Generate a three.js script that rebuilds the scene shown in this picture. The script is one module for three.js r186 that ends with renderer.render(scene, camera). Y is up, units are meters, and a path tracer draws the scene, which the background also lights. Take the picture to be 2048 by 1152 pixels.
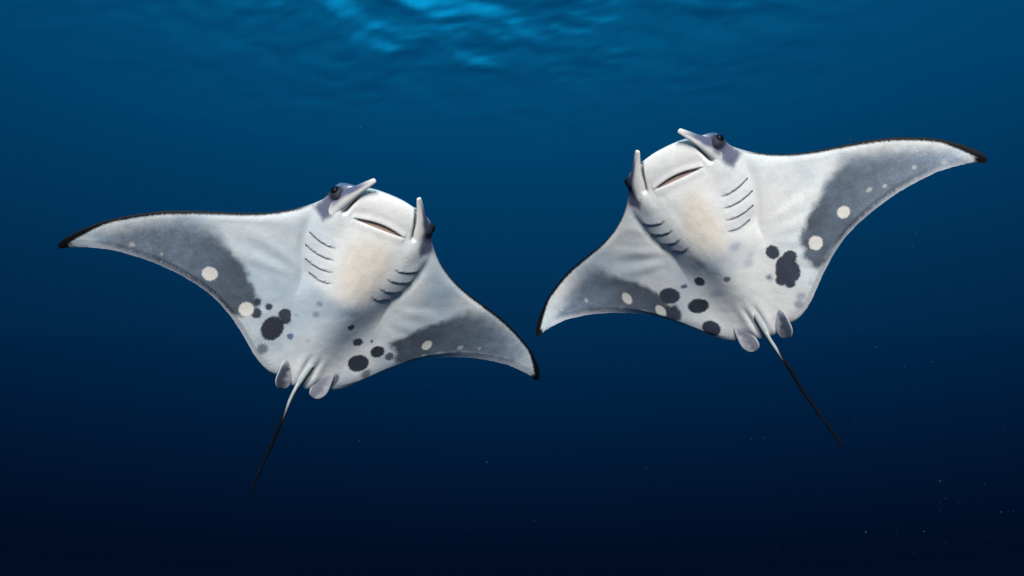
import * as THREE from 'three';
import { mergeGeometries } from 'three/addons/utils/BufferGeometryUtils.js';

// ---------------------------------------------------------------- camera, water light, strobe key, exposure
const scene = new THREE.Scene();
const PITCH = THREE.MathUtils.degToRad(28);                     // the diver looks up from below
const camera = new THREE.PerspectiveCamera(36, 16 / 9, 0.05, 900);
camera.rotation.x = PITCH;
camera.updateMatrixWorld(true);
scene.add(camera);

// radiance of the open water by elevation in degrees: [elevation, r, g, b] (linear), brighter towards the surface; teal below the horizon is added fill for belly shadows
const WATER = [[-90, 0.0012, 0.027, 0.070], [-0.2, 0.0012, 0.027, 0.070], [3, 0.0004, 0.0060, 0.0180], [10, 0.0003, 0.0038, 0.0155], [17, 0.0003, 0.0100, 0.037], [24, 0.0003, 0.0220, 0.073], [30, 0.0003, 0.0355, 0.110], [37, 0.0003, 0.054, 0.150], [42, 0.0004, 0.067, 0.176], [47, 0.0006, 0.094, 0.230], [53, 0.002, 0.31, 0.65], [60, 0.012, 0.55, 1.0], [75, 0.08, 1.9, 2.8], [90, 0.2, 2.6, 3.6]];
{
  const W = 1024, H = 512, px = new Float32Array(W * H * 4);
  for (let j = 0; j < H; j++) {
    const e = ((j + 0.5) / H) * 180 - 90; let k = 1; while (k < WATER.length - 1 && WATER[k][0] < e) k++;
    const a = WATER[k - 1], b = WATER[k], t = (e - a[0]) / (b[0] - a[0]);
    const c = [1, 2, 3].map((n) => Math.exp(Math.log(a[n]) * (1 - t) + Math.log(b[n]) * t));
    for (let i = 0; i < W; i++) px.set([c[0], c[1], c[2], 1], (j * W + i) * 4);
  }
  const water = new THREE.DataTexture(px, W, H, THREE.RGBAFormat, THREE.FloatType);
  water.mapping = THREE.EquirectangularReflectionMapping; water.magFilter = THREE.LinearFilter; water.needsUpdate = true;
  scene.background = water; scene.environment = water;
}
// distant key light standing in for the camera strobe
const strobeKey = new THREE.DirectionalLight(new THREE.Color(1, 0.985, 0.96), 5);
strobeKey.position.set(-1, 5.6, 20); strobeKey.target.position.set(0, 2.6, -4.5);
strobeKey.castShadow = true; strobeKey.shadow.radius = 50; strobeKey.shadow.mapSize.set(2048, 2048);
Object.assign(strobeKey.shadow.camera, { left: -5, right: 5, top: 5, bottom: -5, near: 1, far: 50 });
scene.add(strobeKey, strobeKey.target);

const renderer = new THREE.WebGLRenderer({ antialias: true });
renderer.toneMapping = THREE.LinearToneMapping;
renderer.toneMappingExposure = 1;
renderer.shadowMap.enabled = true;

function tag(o, label, category, group, kind) {
  o.userData = Object.assign({}, label && { label }, category && { category }, group && { group }, kind && { kind });
  return o;
}

// ---------------------------------------------------------------- the ray's shape, in its own axes: x span, y towards the head, z towards the belly (metres)
const clamp = (v, a = 0, b = 1) => Math.min(b, Math.max(a, v));
const sm = (a, b, v) => { const t = clamp((v - a) / (b - a)); return t * t * (3 - 2 * t); };
const lerp = (a, b, t) => a + (b - a) * t;
const bell = (v, s) => Math.exp(-(v * v) / (s * s));
function table(rows) {                      // smooth curve through [at, value] rows, rising 'at'
  return (v) => {
    if (v <= rows[0][0]) return rows[0][1];
    for (let i = 1; i < rows.length; i++) if (v <= rows[i][0]) {
      const [x0, y0] = rows[i - 1], [x1, y1] = rows[i], h = x1 - x0, t = (v - x0) / h;
      const m = (k) => k <= 0 || k >= rows.length - 1 ? (k <= 0 ? (rows[1][1] - rows[0][1]) / (rows[1][0] - rows[0][0]) : 0) : (rows[k + 1][1] - rows[k - 1][1]) / (rows[k + 1][0] - rows[k - 1][0]);
      const m0 = m(i - 1) * h, m1 = m(i) * h, t2 = t * t, t3 = t2 * t;
      return (2 * t3 - 3 * t2 + 1) * y0 + (t3 - 2 * t2 + t) * m0 + (3 * t2 - 2 * t3) * y1 + (t3 - t2) * m1;
    }
    return rows[rows.length - 1][1];
  };
}
function hash(x, y) { let h = Math.imul(x | 0, 374761393) ^ Math.imul(y | 0, 668265263); h = Math.imul(h ^ (h >>> 13), 1274126177); h ^= h >>> 16; return (h >>> 0) / 4294967295; }
function vnoise(x, y) { const i = Math.floor(x), j = Math.floor(y), f = x - i, g = y - j, u = f * f * (3 - 2 * f), v = g * g * (3 - 2 * g); return lerp(lerp(hash(i, j), hash(i + 1, j), u), lerp(hash(i, j + 1), hash(i + 1, j + 1), u), v) * 2 - 1; }
function fbm(x, y, n = 4) { let s = 0, a = 0.5; for (let k = 0; k < n; k++) { s += a * vnoise(x, y); x = x * 2.03 + 17.3; y = y * 2.03 - 9.1; a *= 0.5; } return s; }
function spline(c, k = 16) {
  const p = [[2 * c[0][0] - c[1][0], 2 * c[0][1] - c[1][1]], ...c, [2 * c.at(-1)[0] - c.at(-2)[0], 2 * c.at(-1)[1] - c.at(-2)[1]]], o = [];
  for (let i = 1; i < p.length - 2; i++) for (let s = 0; s < k; s++) {
    const t = s / k, f = (n) => 0.5 * (2 * p[i][n] + (p[i + 1][n] - p[i - 1][n]) * t + (2 * p[i - 1][n] - 5 * p[i][n] + 4 * p[i + 1][n] - p[i + 2][n]) * t * t + (p[i + 2][n] - p[i - 1][n] + 3 * p[i][n] - 3 * p[i + 1][n]) * t * t * t);
    o.push([f(0), f(1)]);
  }
  o.push(c.at(-1)); return o;
}
// half outline of the disc: snout, eye, leading edge, wing tip, trailing edge, vent
const OUTLINE = spline([[0, 0.2], [0.08, 0.197], [0.15, 0.186], [0.205, 0.172], [0.265, 0.158], [0.315, 0.132], [0.343, 0.092], [0.357, 0.05], [0.384, 0.005], [0.468, -0.078], [0.609, -0.175], [0.78, -0.253], [0.987, -0.322], [1.198, -0.402], [1.412, -0.52], [1.52, -0.605], [1.6, -0.686], [1.634, -0.735], [1.644, -0.763], [1.639, -0.782], [1.62, -0.788], [1.578, -0.766], [1.5, -0.744], [1.42, -0.731], [1.323, -0.723], [1.097, -0.738], [0.877, -0.784], [0.688, -0.858], [0.504, -0.987], [0.35, -1.128], [0.248, -1.197], [0.182, -1.214], [0.15, -1.205], [0.115, -1.215], [0.08, -1.242], [0.045, -1.258], [0, -1.25]]);
let TIP = 0; OUTLINE.forEach((p, i) => { if (p[0] > OUTLINE[TIP][0]) TIP = i; });
const RMAX = OUTLINE[TIP][0];
function edgeAt(u, from, to) { for (let i = from; i < to; i++) { const a = OUTLINE[i], b = OUTLINE[i + 1]; if ((a[0] - u) * (b[0] - u) <= 0 && a[0] !== b[0]) return lerp(a[1], b[1], (u - a[0]) / (b[0] - a[0])); } return OUTLINE[TIP][1]; }
const frontEdge = (u) => edgeAt(Math.min(u, RMAX - 1e-6), 0, TIP), rearEdge = (u) => edgeAt(Math.min(u, RMAX - 1e-6), TIP, OUTLINE.length - 1);
function edgeDistance(x, y, from = 0, to = OUTLINE.length - 1) {
  let best = 9;
  for (let i = from; i < to; i++) {
    const [ax, ay] = OUTLINE[i], dx = OUTLINE[i + 1][0] - ax, dy = OUTLINE[i + 1][1] - ay, t = clamp(((x - ax) * dx + (y - ay) * dy) / (dx * dx + dy * dy || 1));
    best = Math.min(best, (ax + dx * t - x) ** 2 + (ay + dy * t - y) ** 2);
  }
  return Math.sqrt(best);
}
const barrelHeight = table([[-1.3, 0.012], [-1.08, 0.022], [-0.85, 0.062], [-0.65, 0.098], [-0.48, 0.116], [-0.3, 0.1], [-0.12, 0.068], [0, 0.04], [0.1, 0.03], [0.2, 0.028]]);
const barrelWidth = table([[-1.2, 0.2], [-0.8, 0.27], [-0.58, 0.29], [-0.46, 0.3], [-0.36, 0.345], [-0.2, 0.385], [0, 0.4], [0.2, 0.42]]);
const GILLS = [[0.2, -0.212, 0.37, -0.188], [0.179, -0.284, 0.362, -0.275], [0.158, -0.358, 0.328, -0.36], [0.137, -0.428, 0.275, -0.432]];
const gillY = (g, u) => { const t = clamp((u - g[0]) / (g[2] - g[0])); return lerp(g[1], g[3], t) - 0.016 * 4 * t * (1 - t); };
const lipTop = (u) => 0.019 - 0.019 * (u / 0.178) ** 2 + 0.004 * Math.cos(u * 17), lipLow = (u) => -0.003 + 0.001 * (u / 0.178) ** 2;
const SLIT = [[0.234, 0.012], [0.217, 0.075], [0.2, 0.13], [0.18, 0.2]];   // hollow between snout and cephalic fin
const slitDistance = (u, y) => { let b = 9; for (let i = 0; i < 3; i++) { const [ax, ay] = SLIT[i], dx = SLIT[i + 1][0] - ax, dy = SLIT[i + 1][1] - ay, t = clamp(((u - ax) * dx + (y - ay) * dy) / (dx * dx + dy * dy)); b = Math.min(b, Math.hypot(ax + dx * t - u, ay + dy * t - y)); } return b; };
const taper = (u, y) => u < 0.2 ? 1 : lerp(1, clamp((y - rearEdge(u)) / 0.055) ** 0.7, sm(0.2, 0.4, u));   // the wing thins towards its trailing edge
function bellyHeight(x, y, d) {
  const u = Math.abs(x), wing = lerp(0.036, 0.008, sm(0.3, 1.6, u)), n = lerp(0.12, 0.05, sm(0.3, 0.7, u)), q = clamp(d / n), f = Math.sqrt(1 - (1 - q) * (1 - q)) * taper(u, y);
  const t = u / barrelWidth(y), soft = sm(-0.48, -0.72, y), hard = t < 1 ? (1 - t * t) ** 1.15 : 0, g = lerp(hard, Math.exp(-2.2 * t * t), soft);
  let z = (wing + barrelHeight(y) * g) * f;
  // gill flaps: each overlaps the next, with a slit below its edge
  for (const k of GILLS) {
    const w = sm(k[0] - 0.02, k[0] + 0.05, u) * sm(k[2] + 0.012, k[2] - 0.03, u), e = y - gillY(k, u);
    if (w > 0 && Math.abs(e) < 0.12) z += w * (e >= 0 ? 0.0052 * Math.exp(-e / 0.035) : -0.001 * Math.exp(e / 0.012));
  }
  z -= 0.006 * bell(t - 1.03, 0.07) * sm(-0.56, -0.4, y) * sm(-0.03, -0.15, y);          // fold along the side of the throat
  // mouth
  if (u < 0.2) { const a = lipTop(u), b = lipLow(u), w = sm(0.186, 0.165, u); z -= 0.012 * w * sm(a + 0.004, a - 0.004, y) * sm(b - 0.012, b + 0.006, y); z += 0.005 * w * bell(y - a - 0.012, 0.02); z += 0.0035 * w * bell(y - b + 0.022, 0.022); }
  z -= 0.035 * Math.exp(-((slitDistance(u, y) / 0.013) ** 2));
  z += 0.012 * bell(u - 0.27, 0.06) * bell(y + 0.05, 0.08);                              // corner of the jaw
  z += 0.02 * bell(u - 0.312, 0.04) * bell(y - 0.085, 0.04);                            // brow round the eye
  // loose skin: lengthwise folds on the throat and the vent, gentle muscle on the wings
  z += 0.0030 * fbm(x * 13 + y * 3, y * 5 + 3) * sm(0.3, 0.1, u) * sm(0, -0.15, y) * sm(-0.75, -0.5, y);
  z += 0.002 * fbm(x * 7 + 5, y * 7) * sm(0, 0.05, d);
  z += 0.0038 * vnoise(Math.atan2(x, y + 0.5) * 9, Math.hypot(x, y + 0.5) * 2) * sm(0.3, 0.5, u) * sm(1.4, 0.8, u) * sm(0, 0.1, d);
  z += (0.008 * bell(u, 0.024) + 0.006 * bell(u - 0.062, 0.032)) * sm(-0.9, -1.06, y) * f;  // tail root and vent folds
  z -= 0.005 * bell(u - 0.035, 0.016) * sm(-0.95, -1.06, y) * f;
  return z;
}
function backHeight(x, y, d) {
  const u = Math.abs(x), n = lerp(0.09, 0.05, sm(0.3, 0.7, u)), q = clamp(d / n), f = Math.sqrt(1 - (1 - q) * (1 - q)) * taper(u, y);
  return f * (lerp(0.05, 0.008, sm(0.35, 1.6, u)) + 0.11 * bell(u, 0.34) * sm(-1.2, -0.5, y) * sm(0.3, -0.1, y) + 0.045 * bell(u, 0.4) * sm(-0.3, 0.05, y) + 0.092 * bell(u - 0.29, 0.07) * bell(y - 0.105, 0.075));
}
// a wing is bent along the span, twisted towards the tip and swept a little; w = [root bend, bend, curl, twist, sweep]
function bendTables(w) {
  const X = [0], Z = [0], A = []; let px = 1, pz = 0;
  for (let i = 0; i <= 220; i++) {
    const u = i / 100, s = clamp((u - 0.2) / 1.46, 0, 2), k = w[0] * sm(0.2, 0.55, u) + w[1] * s + w[2] * s * s; A.push(k);
    if (i) { X.push(X.at(-1) + 0.005 * (Math.cos(k) + px)); Z.push(Z.at(-1) + 0.005 * (Math.sin(k) + pz)); }
    px = Math.cos(k); pz = Math.sin(k);
  }
  return { X, Z, A, w };
}
function place(b, x, y, h) {                // a point of the flat disc, h towards the belly, on the bent ray
  const side = x < 0 ? -1 : 1, u = Math.abs(x), i = Math.min(219, Math.floor(u * 100)), t = u * 100 - i, a = lerp(b.A[i], b.A[i + 1], t), q = clamp((u - 0.2) / 1.46, 0, 2) ** 2;
  return [side * (lerp(b.X[i], b.X[i + 1], t) - h * Math.sin(a)), y + b.w[4] * q, lerp(b.Z[i], b.Z[i + 1], t) + 0.012 + b.w[3] * q * (y + 0.75) + h * Math.cos(a)];
}
const RAYS = {
  left: { turn: [0.3879, 0.3744, -0.4233], at: [-0.8416, 0.407, -5.5419], bend: [[-0.234, 0.268, 0.015, 0.033, -0.089], [-0.227, 0.015, 0.385, 0.245, 0.07]] },
  right: { turn: [0.3656, -0.482, 0.4733], at: [1.0711, 0.7258, -5.64], bend: [[-0.203, -0.008, 0.27, -0.564, 0.085], [-0.386, -0.107, 0.316, -0.208, -0.03]] },
};
// ---------------------------------------------------------------- the sea surface far above: a skin of water, rippled on top
{
  const geo = new THREE.BufferGeometry(), pos = [], idx = [], NX = 420, NZ = 420, top = 5.6;
  const xs = [], zs = [];
  for (let i = 0; i <= NX; i++) { const t = (i / NX) * 2 - 1; xs.push(13 * t); }
  for (let j = 0; j <= NZ; j++) { const t = j / NZ; zs.push(3 - 15 * t); }
  const ripple = (x, z) => {
    const p = x * 1.15 + z * 0.7, q = z * 1.9 - x * 0.4 + 0.7 * fbm(p * 0.8 + 1, z * 1.3 + 6, 3), a = fbm(p + 4, q + 2, 4), c = Math.abs(fbm(p * 1.3 - 3, q * 1.2 + 9, 5)), b = vnoise(x * 0.22 + 7, z * 0.3 + 1);
    const calm = Math.pow(sm(-8.0, -4.9, z), 1.4) * (0.06 + 0.94 * sm(4.2, 0.5, Math.abs(x + 0.5)));
    return Math.max(0, 0.1 + 0.052 * a + 0.088 * c + 0.03 * b) * calm;
  };
  for (const up of [1, 0]) for (const z of zs) for (const x of xs) pos.push(x, top + up * (0.0015 + ripple(x, z)), z);
  const row = NX + 1, sheet = row * (NZ + 1);
  for (let j = 0; j < NZ; j++) for (let i = 0; i < NX; i++) { const a = j * row + i, b = a + 1, c = a + row, d = c + 1; idx.push(a, b, c, b, d, c); idx.push(sheet + a, sheet + c, sheet + b, sheet + b, sheet + c, sheet + d); }
  geo.setAttribute('position', new THREE.Float32BufferAttribute(pos, 3)); geo.setIndex(idx); geo.computeVertexNormals();
  const m = new THREE.MeshPhysicalMaterial({ color: 0xffffff, roughness: 0, transmission: 1, thickness: 0.5, ior: 1.33 });
  const water = new THREE.Mesh(geo, m); water.name = 'water_surface'; tag(water, null, null, null, 'structure'); scene.add(water);
}

// ---------------------------------------------------------------- materials of the rays
const bumpMap = (() => {
  const N = 512, px = new Uint8Array(N * N * 4);
  for (let j = 0; j < N; j++) for (let i = 0; i < N; i++) {
    // wraps: noise on a lattice that repeats after N
    const w = (s, o) => { const x = i / N * s, y = j / N * s, a = Math.floor(x), b = Math.floor(y), f = x - a, g = y - b, u = f * f * (3 - 2 * f), v = g * g * (3 - 2 * g), h = (p, q) => hash((p % s) + o, (q % s) - o); return lerp(lerp(h(a, b), h(a + 1, b), u), lerp(h(a, b + 1), h(a + 1, b + 1), u), v); };
    const v = 255 * (0.35 * w(16, 3) + 0.35 * w(64, 9) + 0.3 * w(160, 31)); px.set([v, v, v, 255], (j * N + i) * 4);
  }
  const t = new THREE.DataTexture(px, N, N); t.wrapS = t.wrapT = THREE.RepeatWrapping; t.magFilter = THREE.LinearFilter; t.repeat.set(7, 3.4); t.needsUpdate = true; return t;
})();
const UVX = 1.78, UVY0 = -1.4, UVH = 1.7;
const backSkin = new THREE.MeshPhysicalMaterial({ color: 0xffffff, vertexColors: true, roughness: 0.6, specularIntensity: 0.3, bumpMap, bumpScale: 0.001 });
const finSkin = new THREE.MeshPhysicalMaterial({ color: 0xffffff, vertexColors: true, roughness: 0.6, specularIntensity: 0.4, bumpMap, bumpScale: 0.0005 });
const eyeSkin = new THREE.MeshPhysicalMaterial({ color: new THREE.Color().setRGB(0.004, 0.004, 0.006), roughness: 0.4, specularIntensity: 0.25 });
const slitSkin = new THREE.MeshStandardMaterial({ color: new THREE.Color().setRGB(0.03, 0.038, 0.055), roughness: 0.8 });
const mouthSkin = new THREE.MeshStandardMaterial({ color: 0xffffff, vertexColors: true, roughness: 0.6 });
const WHITE = [0.79, 0.79, 0.77], SLATE = [0.07, 0.08, 0.12], BLACK = [0.003, 0.0035, 0.006];
const mix3 = (a, b, t) => [lerp(a[0], b[0], t), lerp(a[1], b[1], t), lerp(a[2], b[2], t)];
const toS = (v) => 255 * (v <= 0.0031308 ? v * 12.92 : 1.055 * v ** (1 / 2.4) - 0.055);
function polygonDistance(p, x, y) {          // negative inside
  let d = 9, inside = false;
  for (let i = 0, j = p.length - 1; i < p.length; j = i++) {
    const ax = p[j][0], ay = p[j][1], ex = p[i][0] - ax, ey = p[i][1] - ay, t = clamp(((x - ax) * ex + (y - ay) * ey) / (ex * ex + ey * ey));
    d = Math.min(d, (ax + ex * t - x) ** 2 + (ay + ey * t - y) ** 2);
    if ((p[i][1] > y) !== (p[j][1] > y) && x < ((p[j][0] - p[i][0]) * (y - p[i][1])) / (p[j][1] - p[i][1]) + p[i][0]) inside = !inside;
  }
  return (inside ? -1 : 1) * Math.sqrt(d);
}
// each ray's own markings, in the flat disc's metres. Spots: [x, y, axis, axis, strength, blue]
const MARKS = {
  left: {
    patches: [[[-1.50, -0.66], [-1.363, -0.566], [-1.249, -0.485], [-1.102, -0.421], [-0.979, -0.4], [-0.876, -0.416], [-0.808, -0.455], [-0.725, -0.504], [-0.645, -0.547], [-0.585, -0.618], [-0.535, -0.671], [-0.493, -0.706], [-0.467, -0.749], [-0.469, -0.795], [-0.474, -0.84], [-0.522, -0.886], [-0.599, -0.889], [-0.712, -0.846], [-0.84, -0.797], [-0.986, -0.765], [-1.124, -0.745], [-1.255, -0.735], [-1.386, -0.72]],
      [[0.85, -0.386], [0.79, -0.429], [0.656, -0.535], [0.561, -0.594], [0.514, -0.659], [0.439, -0.704], [0.42, -0.743], [0.438, -0.77], [0.473, -0.773], [0.506, -0.808], [0.5, -0.851], [0.521, -0.892], [0.569, -0.892], [0.644, -0.852], [0.711, -0.799], [0.809, -0.755], [0.981, -0.718], [1.138, -0.695], [1.272, -0.69], [1.403, -0.68], [1.387, -0.577], [1.276, -0.491], [1.141, -0.417], [0.998, -0.368]]],
    dark: [[-0.401, -0.756, 0.019, 0.021, 1], [-0.453, -0.826, 0.03, 0.033, 1], [-0.475, -0.753, 0.018, 0.025, 1], [-0.296, -0.768, 0.036, 0.042, 1], [-0.278, -0.797, 0.03, 0.034, 1], [-0.327, -0.888, 0.065, 0.088, 1.1], [-0.207, -0.899, 0.019, 0.021, 0.8, 1], [-0.33, -1.051, 0.033, 0.04, 0.75], [-0.231, -0.743, 0.013, 0.014, 0.3, 1], [-0.143, -0.594, 0.017, 0.019, 0.55, 1], [-0.13, -0.674, 0.018, 0.021, 0.5, 0.5], [-0.099, -0.874, 0.013, 0.015, 0.3, 1], [0.11, -0.683, 0.02, 0.021, 1], [0.212, -0.79, 0.032, 0.028, 1], [0.298, -0.76, 0.009, 0.009, 1], [0.37, -0.826, 0.045, 0.045, 1.1], [0.285, -0.944, 0.068, 0.065, 1.15], [0.369, -1.01, 0.028, 0.038, 0.7], [0.463, -0.84, 0.029, 0.03, 0.9], [0.192, -1.117, 0.022, 0.05, 0.8]],
    smudge: [[-0.05, -0.6, 0.13, 0.09, 0.3], [0.04, -0.575, 0.08, 0.05, 0.4], [0.081, -0.584, 0.03, 0.03, 0.35], [-0.2, -0.66, 0.15, 0.12, 0.15], [0.16, -0.72, 0.12, 0.14, 0.22]],
    pale: [[-0.802, -0.685, 0.046, 0.045], [-0.518, -0.825, 0.044, 0.049], [-1.273, -0.65, 0.016, 0.013], [-1.101, -0.657, 0.009, 0.009], [0.693, -0.703, 0.035, 0.038], [0.947, -0.669, 0.02, 0.018], [1.089, -0.642, 0.011, 0.012]],
    peach: [[0.02, -0.28, 0.17, 0.24]], seed: 3,
  },
  right: {
    patches: [[[0.92, -0.375], [0.833, -0.424], [0.766, -0.453], [0.689, -0.523], [0.604, -0.567], [0.548, -0.603], [0.522, -0.648], [0.475, -0.69], [0.456, -0.732], [0.462, -0.766], [0.443, -0.791], [0.452, -0.868], [0.483, -0.944], [0.528, -0.914], [0.593, -0.875], [0.707, -0.824], [0.833, -0.792], [0.977, -0.757], [1.135, -0.735], [1.282, -0.725], [1.419, -0.734], [1.546, -0.75], [1.471, -0.632], [1.357, -0.552], [1.19, -0.472], [1.058, -0.409]],
      [[-0.898, -0.404], [-0.846, -0.446], [-0.764, -0.519], [-0.654, -0.576], [-0.59, -0.631], [-0.54, -0.688], [-0.519, -0.725], [-0.5, -0.8], [-0.45, -0.813], [-0.455, -0.867], [-0.486, -0.918], [-0.556, -0.915], [-0.623, -0.862], [-0.706, -0.806], [-0.844, -0.752], [-1.02, -0.72], [-1.191, -0.712], [-1.342, -0.71], [-1.45, -0.69], [-1.291, -0.57], [-1.121, -0.45], [-0.999, -0.396]]],
    dark: [[0.296, -0.7, 0.037, 0.046, 1], [0.322, -0.86, 0.07, 0.082, 1], [0.335, -0.8, 0.058, 0.05, 1], [0.371, -0.774, 0.04, 0.04, 1], [0.3, -0.945, 0.03, 0.026, 1], [0.262, -0.899, 0.032, 0.034, 1], [0.208, -0.847, 0.016, 0.02, 0.75, 0.8], [0.322, -1.051, 0.026, 0.025, 0.4, 0.7], [0.287, -1.098, 0.027, 0.031, 0.5, 0.9], [0.182, -0.648, 0.015, 0.017, 0.25, 1], [-0.019, -0.73, 0.021, 0.018, 0.85, 0.3], [-0.21, -0.697, 0.036, 0.034, 1], [-0.33, -0.698, 0.021, 0.013, 0.9, 0.5], [-0.463, -0.734, 0.075, 0.06, 1], [-0.311, -0.865, 0.072, 0.053, 1.15], [-0.312, -1.054, 0.06, 0.064, 1], [-0.503, -0.863, 0.05, 0.062, 0.9], [0.407, -0.994, 0.012, 0.016, 0.25, 1]],
    smudge: [[0.143, -0.69, 0.03, 0.028, 0.35], [0.126, -0.545, 0.04, 0.033, 0.45], [0.03, -0.62, 0.16, 0.09, 0.2], [-0.127, -0.578, 0.07, 0.035, 0.4], [-0.06, -0.65, 0.06, 0.05, 0.3], [-0.144, -0.816, 0.06, 0.035, 0.4], [-0.25, -0.6, 0.1, 0.12, 0.25]],
    pale: [[0.774, -0.68, 0.039, 0.038], [0.541, -0.771, 0.042, 0.046], [0.968, -0.63, 0.017, 0.012], [1.058, -0.654, 0.013, 0.011], [1.258, -0.632, 0.013, 0.012], [1.421, -0.688, 0.019, 0.013], [-0.789, -0.674, 0.037, 0.044], [-0.585, -0.825, 0.036, 0.046], [-1.124, -0.619, 0.013, 0.016], [-1.358, -0.642, 0.01, 0.01], [-0.49, -0.803, 0.014, 0.011]],
    peach: [[0.02, -0.33, 0.14, 0.24]], seed: 11,
  },
};
function bellyTexture(k) {
  const W = 2048, H = 1024, px = new Uint8Array(W * H * 4);
  const box = (p, m) => [Math.min(...p.map((q) => q[0])) - m, Math.max(...p.map((q) => q[0])) + m, Math.min(...p.map((q) => q[1])) - m, Math.max(...p.map((q) => q[1])) + m];
  const boxes = k.patches.map((p) => box(p, 0.12)), S = k.seed * 31.7;
  const ell = (s, x, y) => (Math.hypot((x - s[0]) / s[2], (y - s[1]) / s[3]) - 1) * Math.min(s[2], s[3]);
  for (let j = 0; j < H; j++) for (let i = 0; i < W; i++) {
    const x = ((i + 0.5) / W) * 2 * UVX - UVX, y = UVY0 + ((j + 0.5) / H) * UVH, u = Math.abs(x), at = (j * W + i) * 4;
    const fr = FRONT[Math.min(1023, Math.floor(u / RMAX * 1023))], re = REAR[Math.min(1023, Math.floor(u / RMAX * 1023))];
    if (y > fr + 0.05 || y < re - 0.05) { px.set([30, 34, 42, 255], at); continue; }
    const fine = vnoise(x * 190 + S, y * 190), rag = vnoise(x * 110 - S, y * 110) * 0.0035 + fine * 0.003, cloud = fbm(x * 3.1 + S, y * 3.1 - S, 4), skin = fbm(x * 22 + S, y * 22, 3);
    let c = mix3(WHITE, [0.42, 0.525, 0.60], clamp((k.seed === 3 ? 0.5 : 0.22) + cloud * 0.9) * sm(0.1, 0.5, u + sm(-0.4, -0.8, y)));  // bluish grey on wings and rear belly paints in light falloff, stronger on left
    for (const s of k.peach) c = mix3(c, [0.74, 0.66, 0.56], 0.75 * sm(1.25, 0.4, Math.hypot((x - s[0]) / s[2], (y - s[1]) / s[3]) + cloud * 0.5));
    c = mix3(c, [0.50, 0.54, 0.58], 0.35 * sm(0.05, 0.4, skin) * sm(0.3, 0.5, u));
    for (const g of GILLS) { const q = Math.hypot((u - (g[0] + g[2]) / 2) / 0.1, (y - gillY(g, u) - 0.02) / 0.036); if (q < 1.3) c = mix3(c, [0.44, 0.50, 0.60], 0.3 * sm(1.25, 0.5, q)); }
    for (const s of k.smudge) { const q = Math.hypot((x - s[0]) / s[2], (y - s[1]) / s[3]); if (q < 1.6) c = mix3(c, [0.18, 0.27, 0.42], s[4] * sm(1.4, 0.2, q + cloud * 0.9)); }
    // slate patches, paler towards the tip, with a loose pale margin behind
    k.patches.forEach((p, n) => {
      const b = boxes[n]; if (x < b[0] || x > b[1] || y < b[2] || y > b[3]) return;
      const soft = lerp(0.025, 0.085, sm(0.62, 1.05, u) * sm(-0.75, -0.55, y)), d = polygonDistance(p, x, y) + rag + 0.012 * vnoise(x * 24, y * 24 + S);
      const ink = mix3(mix3([0.063, 0.082, 0.112], [0.145, 0.19, 0.25], sm(0.55, 1.25, u)), [0.30, 0.37, 0.46], sm(1.15, 1.6, u));
      c = mix3(c, ink.map((v) => v * (1 + 0.28 * skin + 0.14 * fine + 0.3 * cloud)), sm(soft, -soft, d) * 0.96);
    });
    for (const s of k.dark) { const d = ell(s, x, y) + rag * 0.8; if (d < 0.02) { const ink = mix3([0.05, 0.06, 0.084], [0.03, 0.07, 0.22], s[5] || 0); c = mix3(c, ink.map((v) => v * (s[4] > 1 ? 0.7 : 1) * (1 + 0.15 * fine)), Math.min(1, s[4]) * sm(s[4] < 0.8 ? 0.014 : 0.009, s[4] < 0.8 ? -0.014 : -0.006, d)); } }
    for (const s of k.pale) { const d = ell(s, x, y) + rag * 0.7; if (d < 0.02) c = mix3(c, [0.72, 0.70, 0.64], sm(0.007, -0.006, d) * (s[2] < 0.025 ? 0.5 : 0.95)); }
    // slate round the eye, running down behind it
    { const q = polygonDistance([[0.40, -0.04], [0.36, 0.06], [0.345, 0.14], [0.27, 0.17], [0.262, 0.12], [0.285, 0.08], [0.292, 0.02], [0.302, -0.04], [0.326, -0.085], [0.362, -0.06]], u, y) + 0.006 * vnoise(u * 60, y * 60); c = mix3(c, [0.075, 0.088, 0.155], 0.94 * sm(0.026, -0.018, q)); }
    c = mix3(c, [0.012, 0.014, 0.024], 0.9 * sm(0.062, 0.036, Math.hypot(u - 0.323, y - 0.094)));
    c = mix3(c, [0.03, 0.035, 0.05], 0.85 * sm(0.02, 0.006, slitDistance(u, y)) * sm(0.0, 0.03, y) * sm(0.19, 0.14, y));  // shade painted into the hollow beside the cephalic fin
    // black edge in front and black tip
    const g = sm(0.36, 0.5, u), wdt = lerp(0.008, 0.018, sm(0.4, 1.2, u)) + 0.024 * sm(1.42, 1.62, u), slope = 1 / Math.hypot(1, (FRONT[Math.min(1023, Math.floor(u / RMAX * 1023) + 8)] - FRONT[Math.max(0, Math.floor(u / RMAX * 1023) - 8)]) / (16 * RMAX / 1023));
    const df = (fr - y) * slope, dr = y - re, dt = Math.hypot(u - RMAX, y + 0.765);
    let black = g * sm(wdt + 0.010, wdt - 0.007, df + rag * lerp(0.3, 0.6, sm(0.5, 1, u)));
    black = Math.max(black, sm(0.085, 0.05, dt + rag * 1.5), sm(1.45, 1.6, u) * sm(0.014, 0.002, dr + rag));
    c = mix3(c, BLACK, black);
    c = mix3(c, [0.62, 0.64, 0.70], 0.75 * sm(0.042, 0.006, dr + rag * 2.5 + 0.008 * vnoise(x * 120, y * 30)) * sm(0.25, 0.4, u) * sm(1.6, 1.4, u));
    const v = 1 + 0.08 * skin + 0.05 * fine;
    px.set([toS(clamp(c[0] * v)), toS(clamp(c[1] * v)), toS(clamp(c[2] * v)), 255], at);
  }
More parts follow.
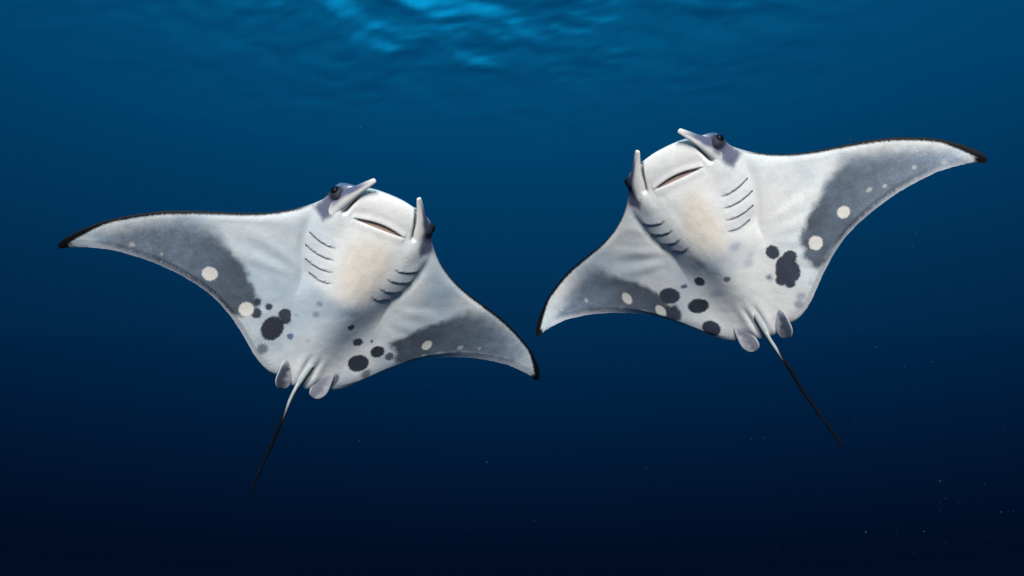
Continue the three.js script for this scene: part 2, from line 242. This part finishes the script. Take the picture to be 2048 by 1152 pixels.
  const t = new THREE.DataTexture(px, W, H); t.colorSpace = THREE.SRGBColorSpace; t.magFilter = THREE.LinearFilter; t.needsUpdate = true; return t;
}
const FRONT = [], REAR = [];
for (let i = 0; i < 1024; i++) { const u = (i / 1023) * RMAX; FRONT.push(frontEdge(u)); REAR.push(rearEdge(u)); }

// ---------------------------------------------------------------- geometry of the rays
const uvOf = (x, y) => [(x + UVX) / (2 * UVX), (y - UVY0) / UVH];
function discGeometry(bends) {               // belly and back as two sheets that meet in the rim; groups: belly, back
  const us = []; for (let u = 0; u < 0.42; u += 0.0042) us.push(u); for (let k = 0; k <= 110; k++) us.push(0.42 + (RMAX - 1e-4 - 0.42) * Math.sin((k / 110) * Math.PI / 2 * 0.97) / Math.sin(Math.PI / 2 * 0.97));
  const line = [...us.slice(1).reverse().map((u) => -u), ...us], ROWS = 250, pos = [[], []], uv = [];
  for (const x of line) {
    const u = Math.abs(x), f = frontEdge(u), tooth = 0.002 * vnoise(x * 60, 5) * sm(0.25, 0.4, u) * sm(1.7, 1.5, u), r = rearEdge(u) + tooth;
    for (let k = 0; k <= ROWS; k++) {
      const c = ((1 - Math.cos((k / ROWS) * Math.PI)) / 2) ** 1.3, y = lerp(f, r, c), rim = k === 0 || k === ROWS, d = rim ? 0 : edgeDistance(u, y);
      const b = bends[x < 0 ? 0 : 1];
      pos[0].push(...place(b, x, y, rim ? 0 : bellyHeight(x, y, d))); pos[1].push(...place(b, x, y, rim ? 0 : -backHeight(x, y, d)));
      uv.push(...uvOf(x, y));
    }
  }
  const n = ROWS + 1, idx = [[], []];
  for (let i = 0; i < line.length - 1; i++) for (let k = 0; k < ROWS; k++) { const a = i * n + k, b = a + 1, c = a + n, d = c + 1; idx[0].push(a, b, c, b, d, c); idx[1].push(a, c, b, b, c, d); }
  const parts = pos.map((p, s) => { const g = new THREE.BufferGeometry(); g.setAttribute('position', new THREE.Float32BufferAttribute(p, 3)); g.setAttribute('uv', new THREE.Float32BufferAttribute(uv, 2)); g.setIndex(idx[s]); g.computeVertexNormals(); return g; });
  const A = parts[0].attributes.normal, B = parts[1].attributes.normal, v = new THREE.Vector3();
  for (let i = 0; i < line.length; i++) for (const k of [0, ROWS]) { const a = i * n + k; v.set(A.getX(a) + B.getX(a), A.getY(a) + B.getY(a), A.getZ(a) + B.getZ(a)).normalize(); A.setXYZ(a, v.x, v.y, v.z); B.setXYZ(a, v.x, v.y, v.z); }
  const tint = []; for (const x of line) { const u = Math.abs(x), f = frontEdge(u), r = rearEdge(u); for (let k = 0; k <= ROWS; k++) { const y = lerp(f, r, ((1 - Math.cos((k / ROWS) * Math.PI)) / 2) ** 1.3), n = 0.02 * vnoise(x * 40, y * 40); tint.push(...mix3([0.013, 0.017, 0.026], [0.085, 0.11, 0.19], sm(0.11, 0.03, Math.hypot((u - 0.29) * 0.8, y - 0.12) + n) ).map((v, m) => lerp(v, [0.45, 0.5, 0.52][m], sm(-0.05, -0.01, y - f + n) * sm(0.24, 0.18, u)))); } }  // slate brow; the pale snout rim is painted-in rim light
  parts[0].setAttribute('color', new THREE.Float32BufferAttribute(new Float32Array(tint.length).fill(1), 3)); parts[1].setAttribute('color', new THREE.Float32BufferAttribute(tint, 3));
  return parts;
}
// a tapering body swept along rings: {c: centre, a: half axis, b: half axis}, coloured by tint(along, angle, point)
function sweep(rings, n, tint) {
  const pos = [], col = [], uv = [], idx = [];
  rings.forEach((r, i) => { for (let k = 0; k <= n; k++) { const t = (k / n) * Math.PI * 2, p = [0, 1, 2].map((m) => r.c[m] + r.a[m] * Math.cos(t) + r.b[m] * Math.sin(t)); pos.push(...p); col.push(...tint(i / (rings.length - 1), t, p)); uv.push(...uvOf(p[0], p[1])); } });
  for (let i = 0; i < rings.length - 1; i++) for (let k = 0; k < n; k++) { const a = i * (n + 1) + k, b = a + 1, c = a + n + 1, d = c + 1; idx.push(a, b, c, b, d, c); }
  const g = new THREE.BufferGeometry(); g.setAttribute('position', new THREE.Float32BufferAttribute(pos, 3)); g.setAttribute('color', new THREE.Float32BufferAttribute(col, 3)); g.setAttribute('uv', new THREE.Float32BufferAttribute(uv, 2)); g.setIndex(idx); g.computeVertexNormals();
  const N = g.attributes.normal; for (let i = 0; i < rings.length; i++) { const a = i * (n + 1), b = a + n, v = new THREE.Vector3(N.getX(a) + N.getX(b), N.getY(a) + N.getY(b), N.getZ(a) + N.getZ(b)).normalize(); N.setXYZ(a, v.x, v.y, v.z); N.setXYZ(b, v.x, v.y, v.z); }
  return g;
}
const along = (rows, t) => { const n = rows[0].length, o = []; for (let k = 0; k < n; k++) o.push(table(rows.map((r, i) => [i / (rows.length - 1), r[k]]))(t)); return o; };
function cephalicFin(b, s) {                 // rows: x, y, h, half width, half thickness
  const skin = (x, y, proud, w, k) => [x, y, bellyHeight(x, y, edgeDistance(x, y)) + proud - k, w, k];
  const rows = [skin(0.294, -0.12, -0.022, 0.03, 0.03), skin(0.294, -0.05, -0.006, 0.044, 0.04), skin(0.287, 0.008, 0.006, 0.05, 0.045), [0.273, 0.06, 0.022, 0.054, 0.044], [0.244, 0.12, 0.038, 0.041, 0.031], [0.207, 0.18, 0.049, 0.028, 0.02], [0.172, 0.232, 0.055, 0.021, 0.014], [0.153, 0.26, 0.058, 0.0165, 0.012]], rings = [];
  for (let i = 0; i <= 44; i++) {
    const t = Math.min(1, i / 36), e = along(rows, t), f = along(rows, Math.min(1, t + 0.01)), g0 = along(rows, Math.max(0, t - 0.01)), dx = f[0] - g0[0], dy = f[1] - g0[1], L = Math.hypot(dx, dy);
    const q = i > 36 ? (i - 36) / 8 : 0, cap = Math.sqrt(Math.max(0, 1 - q * q)), ex = e[0] + (dx / L) * q * 0.014, ey = e[1] + (dy / L) * q * 0.014;
    const c = place(b, s * ex, ey, e[2]), tilt = 0.25, wx = (dy / L) * e[3] * cap, wy = (-dx / L) * e[3] * cap;
    rings.push({ c, a: [s * wx * Math.cos(tilt), wy, -Math.abs(e[3]) * cap * Math.sin(tilt)], b: [s * 0.15 * e[4] * cap, 0, s * e[4] * cap * -1] });
  }
  return sweep(rings, 28, (t, a, p) => {
    const out = Math.cos(a), n = vnoise(p[0] * 25, p[1] * 25) * 0.12;
    const ink = sm(-0.1, 0.5, out + n) * sm(0.82, 0.55, t) * sm(0.12, 0.34, t);
    return mix3([0.72, 0.71, 0.69], [0.08, 0.095, 0.165], clamp(ink));
  });
}
function pelvicFin(b, s, k) {                // a thin rounded lobe beside the tail root
  const rows = [[0.15, -1.02, 0.022, 0.006, 0.006], [0.144, -1.08, 0.034, 0.03, 0.011], [0.134, -1.145, 0.042, 0.046, 0.012], [0.124, -1.205, 0.046, 0.054, 0.011], [0.114, -1.248, 0.046, 0.046, 0.009], [0.107, -1.272, 0.045, 0.028, 0.006], [0.105, -1.281, 0.044, 0.001, 0.001]], rings = [];
  for (let i = 0; i <= 40; i++) { const e = along(rows, i / 40), c = place(b, s * (e[0] + k[0]), e[1] + k[1], e[2] + k[2]); rings.push({ c, a: [s * e[3] * k[3], -0.2 * e[3], k[4] * e[3]], b: [0, 0, -s * e[4]] }); }
  return sweep(rings, 30, (t, a, p) => { const o = Math.cos(a); return mix3([0.50, 0.50, 0.54], [0.06, 0.075, 0.11], clamp(k[5] * (sm(-0.75, 0.1, o * k[6] + vnoise(p[0] * 40, p[1] * 40) * 0.3)) * sm(0.06, 0.3, t) * sm(1.0, 0.8, Math.abs(o)) * sm(0.99, 0.86, t))); });
}
function tailWhip(b, path, white) {          // path: x, y, h
  const rings = [];
  for (let i = 0; i <= 90; i++) {
    const t = i / 90, e = along(path, t), w = lerp(0.021, 0.0105, sm(0, 0.42, t)) * lerp(1.2, 0.85, sm(0.4, 1, t)) * (t > 0.985 ? 0.6 : 1), fl = lerp(0.7, 1, sm(0, 0.5, t));
    rings.push({ c: place(b, e[0], e[1], e[2]), a: [w, 0, 0], b: [0, 0, -w * fl] });
  }
  rings.push({ ...rings[90], a: [0.0005, 0, 0], b: [0, 0, -0.0005] });
  return sweep(rings, 16, (t, a, p) => { const end = white + 0.06 * (Math.cos(a) * b.w.side); return mix3([0.42, 0.48, 0.5], BLACK, Math.max(sm(end - 0.02, end + 0.01, t), sm(-0.15, 0.3, Math.cos(a) * b.w.side - 0.05 * Math.sin(a)) * 0.93)); });
}
function tailSpine(b, path, s) {             // small knob on the tail, just behind the fins
  const e = along(path, 0.215), f = along(path, 0.33), rings = [];
  for (let i = 0; i <= 14; i++) { const t = i / 14, w = 0.011 * Math.sqrt(Math.max(0.001, 1 - (2 * t - 1) ** 2)); rings.push({ c: place(b, lerp(e[0], f[0], t) - s * 0.013 * (1 - t), lerp(e[1], f[1], t), lerp(e[2], f[2], t) + 0.004), a: [w, 0, 0], b: [0, 0, -w] }); }
  return sweep(rings, 12, () => [0.6, 0.64, 0.65]);
}
// a strip on the skin between two curves of the belly, lifted a little
function skinStrip(b, s, u0, u1, upper, lower, lift, n, m, tint) {
  const pos = [], col = [], idx = [];
  for (let i = 0; i <= n; i++) for (let j = 0; j <= m; j++) {
    const u = lerp(u0, u1, i / n), x = s * u, y = lerp(upper(u, i / n), lower(u, i / n), j / m), au = Math.abs(x);
    pos.push(...place(b[x < 0 ? 0 : 1], x, y, bellyHeight(x, y, edgeDistance(au, y)) + lift)); col.push(...(tint ? tint(i / n, j / m) : [1, 1, 1]));
  }
  for (let i = 0; i < n; i++) for (let j = 0; j < m; j++) { const a = i * (m + 1) + j, c = a + m + 1; if (s > 0) idx.push(a, a + 1, c, a + 1, c + 1, c); else idx.push(a, c, a + 1, a + 1, c, c + 1); }
  const g = new THREE.BufferGeometry(); g.setAttribute('position', new THREE.Float32BufferAttribute(pos, 3)); g.setAttribute('color', new THREE.Float32BufferAttribute(col, 3)); g.setIndex(idx); g.computeVertexNormals(); return g;
}
function mesh(name, g, m, parent) { const o = new THREE.Mesh(g, m); o.name = name; o.castShadow = o.receiveShadow = true; parent.add(o); return o; }

function mantaRay(which, label, tail, pelvic) {
  const r = RAYS[which], bends = r.bend.map(bendTables), ray = new THREE.Group();
  ray.name = which === 'left' ? 'manta_ray' : 'manta_ray_001';
  tag(ray, label, 'manta ray', 'manta rays gliding side by side in open water');
  const turn = new THREE.Quaternion().setFromAxisAngle(new THREE.Vector3(...r.turn).normalize(), Math.hypot(...r.turn));
  ray.quaternion.copy(camera.quaternion).multiply(turn); ray.position.set(...r.at).applyQuaternion(camera.quaternion);
  scene.add(ray);
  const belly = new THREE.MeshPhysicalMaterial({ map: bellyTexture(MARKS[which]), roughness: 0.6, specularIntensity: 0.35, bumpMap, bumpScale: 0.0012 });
  bends[0].w.side = bends[1].w.side = which === 'left' ? 1 : -1;
  const fins = mergeGeometries([cephalicFin(bends[0], -1), cephalicFin(bends[1], 1), pelvicFin(bends[0], -1, pelvic[0]), pelvicFin(bends[1], 1, pelvic[1]), tailWhip(bends[1], tail, 0.44), tailSpine(bends[1], tail, which === 'left' ? 1 : -1)]);
  const body = mergeGeometries([...discGeometry(bends), fins], true);
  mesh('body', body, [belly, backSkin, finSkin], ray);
  for (const s of [-1, 1]) {
    const b = bends[s < 0 ? 0 : 1], eye = mesh('eye', new THREE.SphereGeometry(0.033, 28, 20), eyeSkin, ray);
    eye.position.set(...place(b, s * 0.328, 0.097, 0.004)); eye.scale.set(0.75, 1, 0.95);
    for (const g of GILLS) mesh('gill_slit', skinStrip(bends, s, g[0], g[2], (u) => gillY(g, u) + 0.0015, (u, t) => gillY(g, u) - 0.001 - 0.004 * sm(0, 0.5, t) * sm(1.02, 0.9, t) - 0.012 * sm(0.93, 1, t) * sm(1.0, 0.985, t), 0.003, 40, 3), slitSkin, ray);
  }
  mesh('mouth', skinStrip(bends, 1, -0.178, 0.178, (u) => lipTop(Math.abs(u)) + 0.001, (u) => lipLow(Math.abs(u)) + 0.001, 0.0075, 60, 8, (t, j) => mix3([0.02, 0.012, 0.012], [0.42, 0.27, 0.23], sm(0.1, 0.3, j))), mouthSkin, ray);  // dark upper band is the upper lip's shadow, painted in vertex colours
  return ray;
}
mantaRay('left', 'spotted manta ray on the left, its tail trailing down to the left', [[0.012, -1.0, 0.05], [-0.012, -1.15, 0.055], [-0.024, -1.3, 0.045], [-0.012, -1.56, 0.04], [-0.004, -1.72, 0.04], [0.001, -1.93, 0.04], [0.006, -2.13, 0.04]], [[0.0, 0.0, 0, 1, 0.22, 1, 1], [0, 0.0, 0, 1, 0.22, 0.7, -1]]);
mantaRay('right', 'spotted manta ray on the right, its tail trailing down to the right', [[0.006, -1.0, 0.05], [0.008, -1.15, 0.055], [0.012, -1.28, 0.045], [0.032, -1.5, 0.04], [0.042, -1.7, 0.04], [0.07, -1.93, 0.04], [0.103, -2.19, 0.04]], [[0.0, -0.025, 0, 1, 0.22, 0.8, -1], [0.008, -0.012, 0, 1, 0.22, 1, 1]]);

// ---------------------------------------------------------------- drifting specks
{
  const N = 190, g = new THREE.IcosahedronGeometry(1, 0), m = new THREE.MeshStandardMaterial({ color: new THREE.Color().setRGB(0.014, 0.035, 0.055), roughness: 0.9 }), snow = new THREE.InstancedMesh(g, m, N), M = new THREE.Matrix4(), q = new THREE.Quaternion(), e = new THREE.Euler();
  for (let i = 0; i < N; i++) {
    const r = (k) => hash(i * 7 + k, 91), d = 6.6 + 5 * r(1), right = i < 110, x = (right ? 0.25 + 0.36 * r(2) : -0.6 + 1.2 * r(2)) * d, y = (-0.3 + 0.52 * r(3)) * d, p = new THREE.Vector3(x, y, -d).applyQuaternion(camera.quaternion), s = (0.0005 + 0.0015 * r(4) ** 4) * d * 0.55;
    M.compose(p, q.setFromEuler(e.set(6 * r(5), 6 * r(6), 0)), new THREE.Vector3(s * (1 + r(7)), s * 0.7, s)); snow.setMatrixAt(i, M);
  }
  snow.name = 'marine_snow'; tag(snow, 'pale specks drifting in the dark water around the rays', 'marine snow', null, 'stuff'); scene.add(snow);
}

renderer.render(scene, camera);
